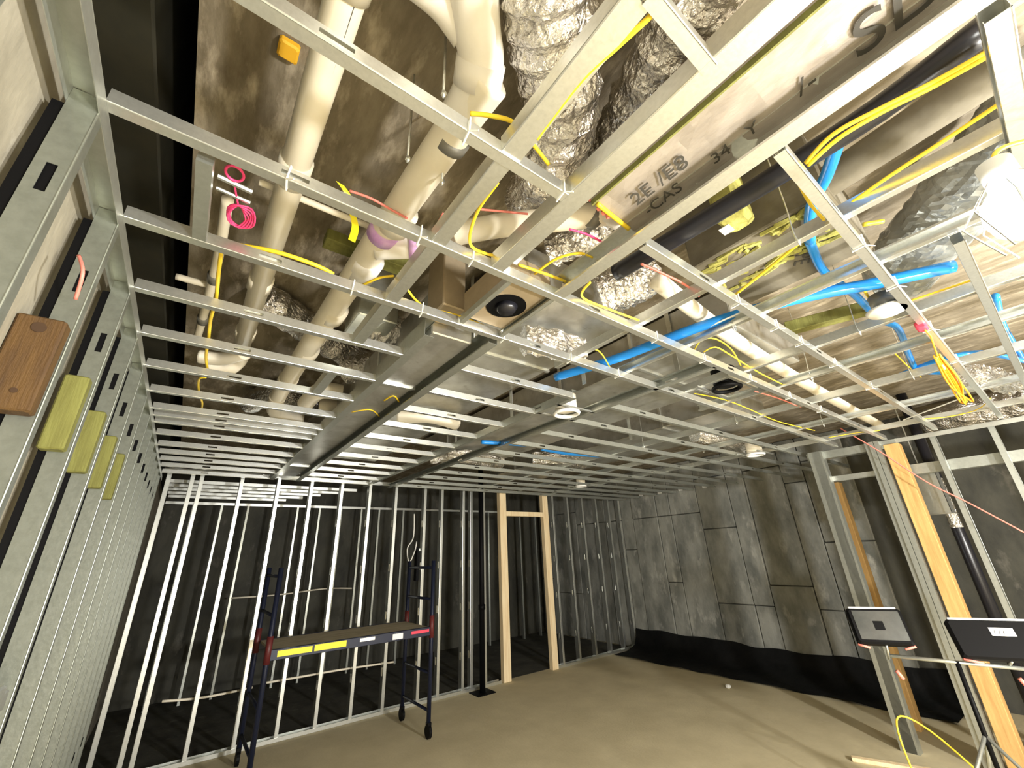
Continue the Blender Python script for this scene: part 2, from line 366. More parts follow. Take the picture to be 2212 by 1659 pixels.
along_y(2.32, 1.02, 6.1, 'long channel right of the round downlight, running to the back wall', .06, .04, ZC + .0, 'galv_dull', slots=True)
for k, (x, y0, y1) in enumerate(((1.56, -.9, 1.6), (2.0, -.9, 1.5), (2.62, -.9, 1.5), (3.15, -.9, 1.6), (3.75, -1, 5.9), (4.6, -1, 5.9), (5.4, -1, 5.9))):
    along_y(x, y0, y1, f'carrier channel lying on top of the right-hand joists, {ORD[k]} from the marked duct', .05, .03, ZC + .043, 'galv', k % 2 == 0, 'carrier_channel', 'carrier channel', 'carrier channels on the right')

# ------------------------------------------------------------------ pipes
def pipe(name, label, pts, r, m, cat='pipe', group=None, k=8, n=20, smooth=True, straight=False):
    t = thing(name, label, cat, pts[0] if not isinstance(pts[0], tuple) else pts[0], group)
    o = Vector(pts[0]); q = [Vector(p) - o for p in pts]
    MB().tube(q if straight else smoothpath(q, k), r, n).build('pipe_run', m, t, True); return t, o
def sleeve(t, o, a, b_, r, m, name='coupling', n=20): return MB().tube([Vector(a) - o, Vector(b_) - o], r, n).build(name, m, t, True)
t, o = pipe('drain_pipe', 'straight cream drain pipe with printed line at the upper left', [(.055, -1.0, 3.12), (.055, 2.95, 3.10)], .046, 'pvc', straight=True)
for yy in (.55, 1.23, 2.02, 2.62): sleeve(t, o, (.055, yy, 3.115), (.055, yy + .11, 3.115), .054, 'pvc')
for yy in (.98,): sleeve(t, o, (.075, yy - .5, 3.0715), (.075, yy + .7, 3.0715), .0015, 'ink', 'printed_line', 6)
MB().tube([Vector((.06, .93, 3.0695)) - o, Vector((.06, .96, 3.0695)) - o], .004, 8).build('red_mark', 'salmon', t)
sleeve(t, o, (.055, .35, 3.115), (.055, .55, 3.115), .06, 'pvc_white', 'elbow_hub')
MB().tube(smoothpath([(.055, 2.9, 3.1) - o if False else Vector((.055, 2.9, 3.1)) - o, Vector((.06, 3.05, 3.09)) - o, Vector((.0, 3.12, 3.03)) - o, Vector((-.1, 3.12, 3.02)) - o]), .05, 16).build('elbow', 'pvc', t, True)
t, o = pipe('drain_pipe', 'thick cream drain pipe with a dark band and purple joint, right of the straight one', [(.43, .60, 3.05), (.42, .8, 3.05), (.40, 1.5, 3.05), (.38, 2.6, 3.045), (.375, 3.55, 3.04)], .057, 'pvc')
for yy, ww, m, nm, rr in ((.80, .035, 'clamp', 'band_clamp', .0605), (1.18, .1, 'pvc', 'coupling', .066), (1.52, .13, 'pvc_white', 'coupling', .067), (2.0, .1, 'pvc', 'coupling', .065), (2.55, .1, 'pvc', 'coupling', .065), (3.1, .1, 'pvc', 'coupling', .065)):
    xx = .43 - .02 * (yy - .6); sleeve(t, o, (xx, yy, 3.05), (xx, yy + ww, 3.05), rr, m, nm)
br = [Vector((.40, 1.42, 3.04)) - o, Vector((.50, 1.36, 3.05)) - o, Vector((.60, 1.30, 3.06)) - o]
MB().tube(smoothpath(br), .055, 18).build('branch', 'pvc_white', t, True)
sleeve(t, o, (.405, 1.30, 3.05), (.405, 1.36, 3.05), .0615, 'primer', 'primer_stain'); sleeve(t, o, (.52, 1.34, 3.05), (.55, 1.325, 3.05), .0575, 'primer', 'primer_stain')
MB().tube(smoothpath([Vector((.375, 3.5, 3.04)) - o, Vector((.40, 3.75, 3.0)) - o, Vector((.52, 3.85, 2.98)) - o, Vector((.64, 3.85, 2.98)) - o]), .06, 16).build('elbow', 'pvc', t, True)
t, o = pipe('branch_pipe', 'cream branch pipe lying across behind the joists, ending beside the marked duct', [P(985, 505, 2.99), P(1030, 496, 2.99), P(1100, 485, 2.99), P(1240, 470, 2.99), P(1345, 455, 2.99)], .045, 'pvc')
a = P(1278, 465, 2.99); sleeve(t, o, a - X * .02, a + X * .02, .05, 'clamp', 'band_clamp'); a = P(1325, 458, 2.99); sleeve(t, o, a - X * .04, a + X * .04, .052, 'pvc_white')
t, o = pipe('elbow_pipe', 'fat white jacketed elbow pipe coming down at the top', [P(1005, -160, 3.12), P(1020, -60, 3.12), P(1030, 60, 3.1), P(1040, 140, 3.08), P(1022, 205, 3.06), P(990, 262, 3.05)], .062, 'pvc_white')
MB().tube(smoothpath([P(890, -60, 3.16) - o, P(960, 0, 3.14) - o, P(1010, 70, 3.11) - o]), .05, 16).build('branch', 'pvc_white', t, True)
a, b_ = P(1040, 130, 3.083), P(1030, 190, 3.065); sleeve(t, o, a, b_, .069, 'pvc_white', 'hub')
pipe('conduit', 'thin cream conduit crossing behind the two long drain pipes', [P(560, 393, 3.15), P(640, 425, 3.15), P(720, 458, 3.15), P(800, 490, 3.15)], .013, 'pvc', 'conduit')
t, o = pipe('riser_pipe', 'slim cream pipe running back beside the red wire coil', [P(492, 430, 3.1), P(470, 560, 3.1), P(440, 680, 3.1), P(424, 735, 3.1)], .02, 'pvc')
for py in (600, 690): a = P(462 if py == 600 else 438, py, 3.1); sleeve(t, o, a - Y * .03, a + Y * .03, .027, 'clamp', 'band_clamp')
pipe('branch_pipe', 'short cream pipe by the left wall, left of the riser', [P(380, 597, 3.12), P(455, 617, 3.12)], .016, 'pvc')
pipe('branch_pipe', 'short white pipe bend near the left wall behind the fourth joist', [P(430, 770, 2.98), P(480, 775, 2.98), P(530, 762, 2.98)], .04, 'pvc')
pipe('long_pipe', 'long pale pipe passing beneath the deck behind the blue pipe', [P(1418, 605, 2.99), P(1560, 715, 2.99), P(1700, 805, 2.99), P(1830, 880, 2.99), P(1900, 918, 2.99)], .042, 'pvc', k=4)
pipe('vent_pipe', 'black vent pipe running beside the marked duct', [P(2130, 60, 2.95), P(1900, 235, 2.95), P(1660, 390, 2.95), P(1440, 525, 2.95), P(1330, 590, 2.95)], .036, 'abs', k=4)
pipe('grey_pipe', 'wide grey-brown pipe next to the black vent pipe', [P(2200, 120, 3.1), P(1950, 285, 3.1), P(1740, 424, 3.1)], .06, 'paper', k=4)
for i, (pts, lab) in enumerate((([(740, 848), (690, 845), (660, 872)], 'white pipe bend lying in the far left ceiling'), ([(860, 900), (930, 900), (985, 915)], 'white elbow fitting over the middle of the ceiling'), ([(690, 875), (735, 879)], 'white capped pipe over the dropped soffit'))):
    pipe('pipe_fitting', lab, [P(x, yy, 2.98) for x, yy in pts], .06, 'pvc', 'pipe', 'far pipe fittings')
# blue water pipe
def tube(name, label, pts, r, m, cat, group=None, k=6, n=8):
    o = Vector(pts[0]); ob = MB().tube(smoothpath([Vector(p) - o for p in pts], k), r, n).build(name, m, None, True); ob.location = o
    return tag(ob, label, cat, group)
def px(l, z): return [P(x, yy, z[i] if isinstance(z, (list, tuple)) else z) for i, (x, yy) in enumerate(l)]
tube('blue_pipe', 'long thick blue water pipe with a bright sheen crossing the right ceiling', px([(2060, 575), (1900, 610), (1700, 650), (1500, 710), (1330, 775), (1200, 815)], 2.9), .027, 'blue', 'water pipe', n=16)
tube('blue_pipe', 'short blue pipe dropping beside the yellow cables at upper right', px([(1812, 300), (1785, 380), (1752, 450), (1750, 520)], [2.97, 2.97, 2.97, 2.97]), .02, 'blue', 'water pipe', n=12)
tube('blue_pipe', 'blue pipe passing under the long blue water pipe', px([(1748, 520), (1775, 580), (1810, 610), (1850, 640), (1900, 690), (1940, 710), (1965, 770), (1985, 800), (2040, 805)], 2.97), .018, 'blue', 'water pipe', n=12)
tube('blue_pipe', 'curved blue pipe behind the orange cord bundle', px([(2212, 780), (2120, 762), (2040, 775), (1970, 800), (1910, 825)], 2.95), .018, 'blue', 'water pipe', n=12)
tube('blue_pipe', 'blue pipe bend by the far right edge near the lamp', px([(2150, 640), (2165, 700), (2190, 745), (2212, 780)], 3.0), .018, 'blue', 'water pipe', n=12)
tube('blue_pipe', 'blue hose sagging over the middle of the far ceiling', px([(1040, 955), (1100, 958), (1150, 962)], 2.84), .02, 'blue', 'water pipe', n=10)
tube('blue_pipe', 'blue hose dipping next to the far downlight', px([(1170, 970), (1230, 980), (1300, 985)], 2.84), .02, 'blue', 'water pipe', n=10)

# ------------------------------------------------------------------ cables
def cable(label, l, z, r=.0045, m='yellow', name='cable', group='loose cables in the ceiling'): return tube(name, label, px(l, z), r, m, 'cable', group)
cable('yellow cable lying along the wide block between foil ducts', [(1413, 28), (1340, 95), (1260, 170), (1190, 260), (1160, 300)], 2.80, .006)
cable('yellow cable coming out of the white elbow pipe', [(1015, 245), (1060, 250), (1110, 265), (1150, 310), (1185, 355)], 2.9, .006)
cable('yellow cable hanging from the block down to the second joist', [(1075, 395), (1030, 460), (1015, 525), (1050, 548), (1088, 553)], [2.82, 2.84, 2.82, 2.84, 2.84], .0055)
cable('thick yellow cable across the beam above the marked duct end', [(1290, 440), (1325, 468), (1358, 494)], 2.86, .008)
cable('yellow cable loop above the speaker box', [(1120, 572), (1180, 592), (1222, 608)], 2.86, .006)
cable('yellow cable arching between the two duct channels', [(1155, 592), (1200, 560), (1250, 547), (1280, 556)], 2.87, .005)
cable('yellow cable along the left joists crossing the cream pipes', [(520, 530), (600, 545), (680, 572), (720, 592)], 2.85, .008)
cable('yellow cable curling beside the thick cream pipe', [(785, 615), (820, 600), (850, 596)], 2.86, .005)
cable('yellow cable dropping by the dark shaft under the third joist', [(880, 625), (900, 650), (925, 665), (1000, 685), (1080, 718)], 2.85, .005)
cable('yellow cable running down the left ceiling near the wall', [(478, 545), (472, 590), (466, 650), (455, 690), (450, 735), (445, 770), (448, 797)], 2.86, .007)
cable('thin yellow cable end far down the left ceiling', [(445, 815), (430, 820), (430, 850), (437, 870), (435, 885)], 2.86, .006)
cable('pair of yellow cables, upper one, beside the black pipe', [(2160, 96), (2020, 175), (1900, 235), (1800, 290), (1740, 352)], 2.88, .006)
cable('pair of yellow cables, lower one, beside the black pipe', [(2165, 104), (2020, 185), (1900, 245), (1810, 300), (1745, 358)], 2.875, .006)
cable('single yellow cable sweeping below the blue pipe at upper right', [(2180, 210), (2060, 290), (1900, 395), (1770, 490), (1660, 580), (1590, 635)], 2.87, .006)
cable('yellow cable following the edge of a right-hand joist', [(1725, 395), (1750, 440), (1780, 475)], 2.85, .005)
cable('yellow cable loop hanging near the crumpled foil', [(1275, 610), (1258, 630), (1262, 645), (1300, 662), (1380, 692)], 2.83, .005)
cable('yellow loop of cable beneath the blue pipe', [(1500, 755), (1515, 735), (1545, 732), (1580, 755), (1600, 790)], 2.87, .004)
cable('second yellow loop of cable beneath the blue pipe', [(1520, 760), (1545, 750), (1575, 765), (1640, 805), (1690, 830)], 2.85, .004)
cable('yellow cable tied along the second joist on the right', [(1240, 770), (1280, 755), (1300, 765), (1318, 795)], 2.86, .004)
cable('yellow cable running along the second joist toward the doorway', [(1500, 850), (1560, 862), (1610, 880), (1680, 910), (1760, 930)], 2.85, .004)
cable('short yellow cable above the white disc', [(1865, 625), (1885, 655), (1898, 670)], 2.9, .006)
cable('short yellow cable stub by the right foil duct', [(1865, 485), (1908, 478)], 2.9, .008)
cable('yellow cable rising behind the white disc', [(1965, 650), (2040, 625), (2100, 605)], 2.9, .005)
cable('thin yellow cable near the hanging cord bundle', [(1925, 755), (1960, 790), (1990, 815)], 2.9, .004)
cable('long thin yellow cable across toward the doorway', [(1990, 905), (2050, 900), (2110, 885), (2140, 860)], 2.83, .004)
cable('yellow cable arch on the far right partition', [(1790, 945), (1850, 935), (1900, 930)], 2.83, .004)
tube('cable', 'pale cable sagging over the doorway to the right edge', [onaxis(x, yy, 0, 5.6) for x, yy in ((1815, 925), (1900, 975), (2000, 1040), (2090, 1085), (2212, 1150))], .006, 'salmon', 'cable', 'loose cables in the ceiling')
cable('thin yellow wire in the far joists', [(760, 890), (800, 885), (820, 900)], 2.84, .005)
cable('yellow wire loop over the soffit', [(830, 865), (850, 855), (862, 868)], 2.84, .006)
cable('red wire crossing to the thick cream pipe', [(755, 412), (800, 428), (840, 450), (880, 472)], 2.99, .0045, 'salmon')
cable('red wire ending at the second joist', [(958, 460), (950, 475), (936, 500)], [2.9, 2.88, 2.833], .004, 'salmon')
cable('straight red wire over the branch pipe', [(1035, 452), (1090, 457), (1140, 462)], 2.95, .004, 'salmon')
cable('red wire across the foil by the duct end', [(1230, 495), (1270, 507), (1310, 528)], 2.88, .004, 'pink')
cable('red wire trailing from the crumpled foil bowl', [(1385, 570), (1430, 590), (1480, 615), (1510, 640)], 2.88, .005, 'salmon')
cable('pale red wire on the far right joists', [(1630, 845), (1680, 860), (1730, 880)], 2.84, .005, 'salmon')
# dangling yellow tape strip
t = MB()
l = smoothpath(px([(735, 395), (752, 420), (760, 455), (768, 490), (760, 520)], [2.86, 2.834, 2.834, 2.84, 2.83]))
for i, p in enumerate(l): t.v += [tuple(p - X * .012), tuple(p + X * .012 + Y * .004)]
t.f = [(2 * i, 2 * i + 1, 2 * i + 3, 2 * i + 2) for i in range(len(l) - 1)]
tag(t.build('tape_strip', 'yellow_tag'), 'wide yellow tape strip dangling between the cream pipes', 'tape')
# coil of red wire in its bracket
t = thing('wire_bracket', 'metal bracket hung from the left joists holding a red wire coil', 'bracket', P(440, 420, ZC))
o = Vector(t.location)
a = P(440, 410, ZC + .02) - o
MB().box(a.x - .018, a.x + .018, -.12, .22, .0, .03).build('strap', 'galv_dull', t)
a, b_ = P(470, 380, 2.86) - o, P(545, 415, 2.86) - o
MB().tube([a, b_], .008, 6).build('rail', 'galv', t); MB().tube([a + Y * .05, b_ + Y * .05], .006, 6).build('rail', 'galv', t)
t = thing('wire_coil', 'coil of bright red wire hanging at the upper left', 'wire coil', P(515, 480, 2.84)); o = Vector(t.location)
for k in range(5):
    c = P(517 + 2 * (k - 2), 468, 2.85) - o; ring = []
    for j in range(20):
        an = 2 * math.pi * j / 20; ring.append(c + X * math.cos(an) * (.022 + .004 * k) + Y * math.sin(an) * (.045 + .003 * k) + Z * .006 * math.sin(3 * an + k))
    MB().tube(ring, .0028, 6, closed=True).build('wire_loop', 'pink', t, True)
c = P(507, 375, 2.86) - o
MB().tube([c + X * math.cos(an) * .022 + Y * math.sin(an) * .028 for an in [j * math.pi / 8 for j in range(16)]], .004, 6, closed=True).build('wire_loop', 'pink', t, True)
MB().tube(smoothpath([c + Y * .028, (P(510, 420, 2.86) - o), (P(515, 445, 2.85) - o)]), .003, 6).build('wire_tail', 'pink', t, True)
# orange cord bundle
t = thing('cord_bundle', 'bundled orange cord hanging from a joist at the right', 'cord', P(1990, 705, ZC)); o = Vector(t.location)
top = P(2010, 725, 2.74) - o; mid = P(2025, 770, 2.70) - o; bot = P(2090, 870, 2.66) - o
for k in range(9):
    d = Vector((random.uniform(-.02, .02), random.uniform(-.02, .02), random.uniform(-.015, .015)))
    MB().tube(smoothpath([mid + d * .6, mid.lerp(bot, .45) + d * 1.2, bot + d * 1.4, mid.lerp(bot, .5) - d * 1.3, mid - d * .6], 5), .004, 6).build('cord_loop', 'orange', t, True)
MB().tube([Vector((0, 0, 0)), top, mid], .004, 6).build('cord_tail', 'orange', t, True)
a = mid.lerp(bot, .15); MB().tube([a + X * math.cos(j * .7) * .022 + Z * math.sin(j * .7) * .022 for j in range(9)], .0035, 6, closed=True).build('tie', 'white_tie', t)
a = mid.lerp(bot, .85); MB().tube([a, P(1952, 907, 2.70) - o], .004, 6).build('long_tie', 'white_tie', t)
MB().bbox(-.035, .035, -.02, .02, -.02, .02, .006).build('red_tape', 'red', t)

# ------------------------------------------------------------------ foil ducts
def flex(name, label, pts, r, m='foil', rib=.06, crinkle=.12, seg=None, n=44, cat='duct', group='foil ducts', seed=1, k=14, taper=None):
    o = Vector(pts[0]); path = smoothpath([Vector(p) - o for p in pts], k); L = len(path)
    def rf(t, a):
        c = noise.noise(Vector((math.cos(a) * 2.2 + seed, math.sin(a) * 2.2, t * 9))) * .6 + noise.noise(Vector((math.cos(a) * 7 + seed, math.sin(a) * 7, t * 30))) * .6 + random.uniform(-.3, .3) * .5
        s_ = taper(t) if taper else 1
        return r * s_ * (1 + rib * math.sin(t * L * 1.35) + crinkle * c)
    ob = MB().tube(path, r, n, rf=rf).build(name, m); ob.location = o; return tag(ob, label, cat, group)
flex('flex_duct', 'large crinkled silver flexible duct coming down at the top centre', px([(1180, -220), (1178, -60), (1190, 90), (1212, 220), (1195, 340), (1150, 440)], [3.16, 3.15, 3.14, 3.14, 3.15, 3.18]), .118, seed=1, k=12)
flex('flex_duct', 'silver flexible duct with folds left of the marked duct', px([(1600, -200), (1530, -40), (1450, 100), (1365, 260), (1295, 380), (1255, 450)], [3.16, 3.16, 3.18, 3.22, 3.24, 3.26]), .105, seed=4, k=12)
flex('flex_duct', 'crumpled silver duct end lit up near the duct mouth', px([(1190, 540), (1250, 515), (1310, 500), (1370, 480)], 3.12), .075, seed=6, k=10, crinkle=.25)
flex('flex_duct', 'bowl-shaped crumpled silver duct hanging behind the right channel', px([(1290, 640), (1330, 625), (1370, 610), (1400, 590)], [3.0, 3.02, 3.05, 3.1]), .105, seed=9, k=12, crinkle=.14, rib=.05)
flex('flex_duct', 'silver foil duct behind the cream pipes at left', px([(560, 640), (640, 690), (720, 745), (800, 790)], 3.26), .1, seed=12, k=12, rib=.08)
flex('flex_duct', 'silver foil duct poking out between the fourth and fifth joists', px([(790, 690), (845, 715), (895, 732)], 3.08), .095, seed=15, k=14, rib=.08)
flex('flex_duct', 'crushed foil duct above the left end of the soffit', px([(750, 800), (795, 793), (835, 786)], 3.1), .095, seed=18, k=14, rib=.08)
flex('flex_duct', 'small bright foil duct far down the left ceiling', px([(540, 870), (600, 850), (680, 880)], 3.25), .1, seed=21, k=8)
flex('flex_duct', 'large grey wrapped duct at the upper right beside the lamp', px([(2330, 130), (2200, 290), (2080, 420), (1990, 520), (1940, 590)], [3.16, 3.16, 3.14, 3.11, 3.11]), .15, 'plastic_sheet', .02, .10, seed=25, k=12, cat='duct')
flex('flex_duct', 'shiny foil duct in the ceiling beyond the right partition', px([(2240, 860), (2160, 880), (2080, 895), (2010, 915)], 3.12), .16, seed=28, k=10)
for k, (x0, y0, x1, y1) in enumerate(((1130, 735, 1250, 760), (930, 985, 1080, 1000), (1150, 990, 1260, 1000), (1500, 940, 1600, 965), (2080, 810, 2180, 830))):
    flex('foil_scrap', ['torn red-printed foil wrap over the middle channels', 'strip of crinkled foil far over the left middle', 'strip of crinkled foil next to the far blue hose', 'dim crinkled foil over the dark right ceiling', 'pale plastic-wrapped duct by the right edge'][k], px([(x0, y0), ((x0 + x1) / 2, (y0 + y1) / 2 - 6), (x1, y1)], 2.95), .08, seed=40 + k, k=9, crinkle=.3, cat='foil')

# rectangular duct between the channels, with marker writing
dct = thing('rectangular_duct', 'flat pinkish insulated duct with marker writing between two channels', 'duct', (.97, 0, 2.865))
q = MB(); nx, ny = 6, 40
x0, x1, y0, y1 = -.13, .13, -1.3, .63
for j in range(ny + 1):
    for i in range(nx + 1):
        u, v = i / nx, j / ny
        q.v.append((x0 + (x1 - x0) * u, y0 + (y1 - y0) * v, .006 * noise.noise(Vector((u * 3, v * 22, 1))) + .003 * random.random()))
for j in range(ny):
    for i in range(nx): a = j * (nx + 1) + i; q.f.append((a, a + nx + 1, a + nx + 2, a + 1))
q.build('bottom_face', 'foil_board', dct)
MB().box(x0, x1, y0, y1, .012, .19).build('body', 'foil_board', dct)
MB().box(x0, x0 + .006, y0, y1, -.008, .012).build('yellow_edge', 'wood_treated', dct)
q = MB()
for k in range(14):
    a = Vector((x0 + .26 * k / 13, y1 + .004, random.uniform(.0, .05))); q.tube([a, a + Vector((.012, .004, random.uniform(-.03, .03)))], .008, 5)
q.build('torn_edge', 'salmon', dct)
def text(body, parent, o, u, v, size, m='ink', name='marker_writing'):
    cu_ = bpy.data.curves.new('t', 'FONT'); cu_.body = body; cu_.size = size; cu_.extrude = .0006; cu_.shear = .15
    tmp = bpy.data.objects.new('t', cu_); COL.objects.link(tmp)
    me = bpy.data.meshes.new_from_object(tmp.evaluated_get(bpy.context.evaluated_depsgraph_get()))
    bpy.data.objects.remove(tmp); bpy.data.curves.remove(cu_)
    ob = mk(name, me, None, parent); me.materials.clear(); me.materials.append(M[m])
    ob.matrix_basis = frame(Vector(o), u, v, u.cross(v)); return ob
text('2E /E8', dct, (-.005, .55, -.008), -Y, -X, .075)
text('-CAS', dct, (.06, .55, -.008), -Y, -X, .06)
text('34', dct, (.055, .32, -.008), -Y, -X, .055)
text('Y', dct, (.05, .22, -.008), -Y, -X, .055)
text('/-', dct, (.045, .09, -.008), -Y, -X, .07)
text('SD', dct, (.06, -.02, -.008), -Y, -X, .14)

# other sheet-metal ducts and boxes overhead
def sbox(name, label, x0, x1, y0, y1, z0, z1, m='sheet', cat='duct', group='sheet metal ducts', flange=True):
    t = thing(name, label, cat, ((x0 + x1) / 2, (y0 + y1) / 2, z0), group); a, b_ = (x1 - x0) / 2, (y1 - y0) / 2
    MB().bbox(-a, a, -b_, b_, 0, z1 - z0, .006).build('body', m, t)
    if flange:
        for s_ in (-.33, .33):
            q = MB(); yy = s_ * 2 * b_; q.box(-a - .012, a + .012, yy - .012, yy + .012, -.012, z1 - z0); q.build('flange', 'galv', t)
    return t
sbox('soffit_duct', 'long flat dark metal duct inside the dropped soffit', .77, 1.0, 1.62, 5.9, 2.84, 3.1, 'sheet')
sbox('wide_duct', 'wide shiny sheet metal duct above the middle joists', 1.1, 1.9, 1.3, 5.6, 3.06, 3.33, 'sheet')
sbox('wide_duct', 'tan tinted sheet metal duct over the right joists', 2.4, 3.4, .9, 5.2, 3.06, 3.33, 'sheet')
sbox('wide_duct', 'dim sheet metal duct over the far right ceiling', 4.0, 5.0, 1.8, 5.9, 3.05, 3.33, 'sheet')
sbox('duct_riser', 'tan sheet metal duct stub standing by the speaker box', .74, .86, 1.45, 1.62, 2.9, 3.36, 'tan', flange=False)
sbox('duct_riser', 'upright grey duct collar behind the thick cream pipe', .49, .70, 1.9, 2.15, 3.0, 3.36, 'galv_dull', flange=False)
t = sbox('insulated_box', 'grey-brown wrapped box with yellow insulation and handwriting', 1.62, 2.15, .18, .72, 3.0, 3.3, 'paper', flange=False, cat='box')
text('YPE', t, (-.02, -.08, -.002), (X * .9 + Y * .44).normalized(), (X * .44 - Y * .9).normalized(), .09)
q = MB()
for k in range(60):
    a = Vector((random.uniform(-.24, .05), random.uniform(-.2, .26), -.004)); d = Vector((random.uniform(-.02, .02), random.uniform(-.06, .06), random.uniform(-.012, 0)))
    q.tube([a - d, a + d], .01, 5)
q.build('insulation_tuft', 'insulation', t)
t = thing('insulation_piece', 'yellow insulation piece stuck above the black vent pipe', 'insulation', P(1585, 468, 3.012)); 
MB().bbox(-.07, .07, -.05, .05, -.03, ZD - 3.012, .015).build('batt', 'insulation', t); MB().bbox(-.02, .03, .02, .06, -.036, -.03, .002).build('label', 'white', t)
t = thing('timber', 'long yellow timber lying behind the white disc', 'timber', P(1700, 722, 3.0))
o = Vector(t.location); a = P(1965, 655, 3.0) - o; u = a.normalized()
MB().bbox(0, a.length, -.035, .035, 0, .07, .004, frame(Vector((0, 0, 0)), u, Z.cross(u), Z)).build('board', 'wood_treated', t)
t = thing('timber', 'short green-yellow timber offcut behind the purple pipe joint', 'timber', P(700, 525, 3.15))
MB().bbox(0, .42, -.04, .04, 0, .06, .004).build('board', 'wood_treated', t)
t = thing('foam_block', 'small orange foam block stuck to the deck at upper left', 'foam block', P(623, 110, ZD - .02)); MB().bbox(-.03, .03, -.03, .03, -.01, .02, .006).build('block', 'orange', t)

# speaker box, downlights
t = thing('speaker_box', 'metal box with a black round speaker between two joists', 'speaker', (.92, 1.21, ZC + .03))
q = MB(); q.box(-.11, .11, -.17, .17, 0, .002); q.box(-.11, -.108, -.17, .17, 0, .12); q.box(.108, .11, -.17, .17, 0, .12); q.box(-.11, .11, -.17, -.168, 0, .12); q.box(-.11, .11, .168, .17, 0, .12); q.build('housing', 'tan', t)
MB().tube([(0, 0, -.004), (0, 0, -.0005)], .088, 28).build('mouth', 'black', t)
MB().tube([(0, 0, -.03), (0, 0, -.005)], .05, 24, rf=lambda t_, a: .05 * (.7 + .3 * t_)).build('cone', 'abs', t, True)
def downlight(label, x, yy, z=ZC, r=.09, m='white', inner='pvc'):
    t = thing('downlight', label, 'downlight', (x, yy, z), 'recessed downlights')
    MB().tube([(r * math.cos(a), r * math.sin(a), 0) for a in [2 * math.pi * j / 28 for j in range(28)]], .014, 8, closed=True).build('trim_ring', m, t, True)
    MB().tube([(0, 0, .02), (0, 0, .14)], r * .92, 24).build('can', inner, t, True)
    MB().box(-.2, .2, -r - .03, -r - .01, .0, .012).build('mounting_bar', 'galv', t); MB().box(-.2, .2, r + .01, r + .03, .0, .012).build('mounting_bar', 'galv', t)
downlight('round white downlight ring in the middle of the ceiling', 2.13, 2.1)
a = P(1632, 982, ZC); downlight('white downlight ring over the dim right side', a.x, a.y)
a = P(1255, 1050, ZC); downlight('farthest white downlight ring above the door opening', a.x, a.y, r=.08)
a = P(1570, 838, ZC + .03); downlight('black open downlight can beside the yellow cable loops', a.x, a.y, ZC + .03, .085, 'black', 'black')
a = P(1918, 674, ZC); t = thing('ceiling_disc', 'white oval disc hanging under the right joists', 'ceiling disc', a)
MB().tube([(0, 0, 0), (0, 0, .015)], .075, 28, rf=lambda t_, a_: .07 + .008 * t_).build('disc', 'pvc_white', t, True); MB().tube([(0, 0, .015), (0, 0, .09)], .05, 20).build('neck', 'clamp', t, True)

# threaded hanger rods
for k, (x, yy, z) in enumerate(((958, 210, 2.98), (880, 350, 2.96), (955, 400, 2.95), (565, 30, 3.0))):
    a = P(x, yy, z); t = thing('hanger_rod', ['thin threaded rod hanging beside the white elbow pipe', 'thin threaded rod beside the thick cream pipe', 'thin threaded rod between the pipe and the block', 'thin threaded rod at the top edge'][k], 'hanger rod', a, 'hanger rods')
    MB().tube([(0, 0, 0), (0, 0, ZD - a.z)], .004, 8).build('rod', 'galv', t, True); MB().tube([(0, 0, .01), (0, 0, .02)], .008, 6).build('nut', 'galv', t)
# wire hangers under carriers
for k, (x, yy) in enumerate(((1.56, .3), (2.0, .75), (2.62, .4), (3.15, .8), (3.75, .4), (3.75, 1.6), (3.75, 2.6), (4.6, 1.2), (4.6, 2.4))):
    t = MB().tube(smoothpath([(0, 0, ZD - ZC), (.01, 0, .25), (.0, .005, .09), (-.012, 0, .03), (.012, 0, .03), (.004, 0, .1)]), .0025, 6).build('hanger_wire', 'galv', None, True); t.location = (x, yy, ZC)
    tag(t, f'twisted hanger wire holding a right-hand carrier channel, {ORD[k]} from the marked duct', 'hanger wire', 'hanger wires')

# flat strap hangers beside the sheet metal ducts
for k, (x, yy) in enumerate(((1.085, 1.75), (1.085, 2.6), (1.915, 1.7), (1.915, 2.5), (1.915, 3.4), (2.385, 1.3), (2.385, 2.4), (3.415, 1.4), (3.415, 2.5))):
    t = MB().box(-.002, .002, -.016, .016, .0, ZD - ZC - .05).build('strap_hanger', 'galv'); t.location = (x, yy, ZC + .05)
    tag(t, f'flat metal strap hanging beside the sheet metal ducts, {ORD[k]} from the speaker box', 'strap hanger', 'strap hangers')
# lamp beside the viewer
t = thing('work_lamp', 'bright white work lamp hanging at the right edge', 'lamp', LAMP)
s_ = MB(); pr = [(.0, -.075), (.03, -.07), (.048, -.05), (.055, -.02), (.05, .015), (.03, .04)]
s_.tube([(0, 0, z) for _, z in pr], .05, 20, rf=lambda t_, a: pr[min(5, int(round(t_ * 5)))][0] + .002); s_.build('bulb', 'led', t, True)
MB().tube([(0, 0, .05), (0, 0, .11)], .028, 16).build('socket', 'white', t, True)
q = MB()
for j in range(8):
    a = j * math.pi / 4; q.tube([(.03 * math.cos(a), .03 * math.sin(a), .06), (.085 * math.cos(a), .085 * math.sin(a), -.01), (.05 * math.cos(a), .05 * math.sin(a), -.1)], .002, 5)
q.build('guard_cage', 'galv', t)
MB().tube(smoothpath([(0, 0, .11), (.04, -.03, .16), (.2, -.15, .22), (.4, -.3, .37)]), .005, 8).build('cord', 'yellow', t, True)

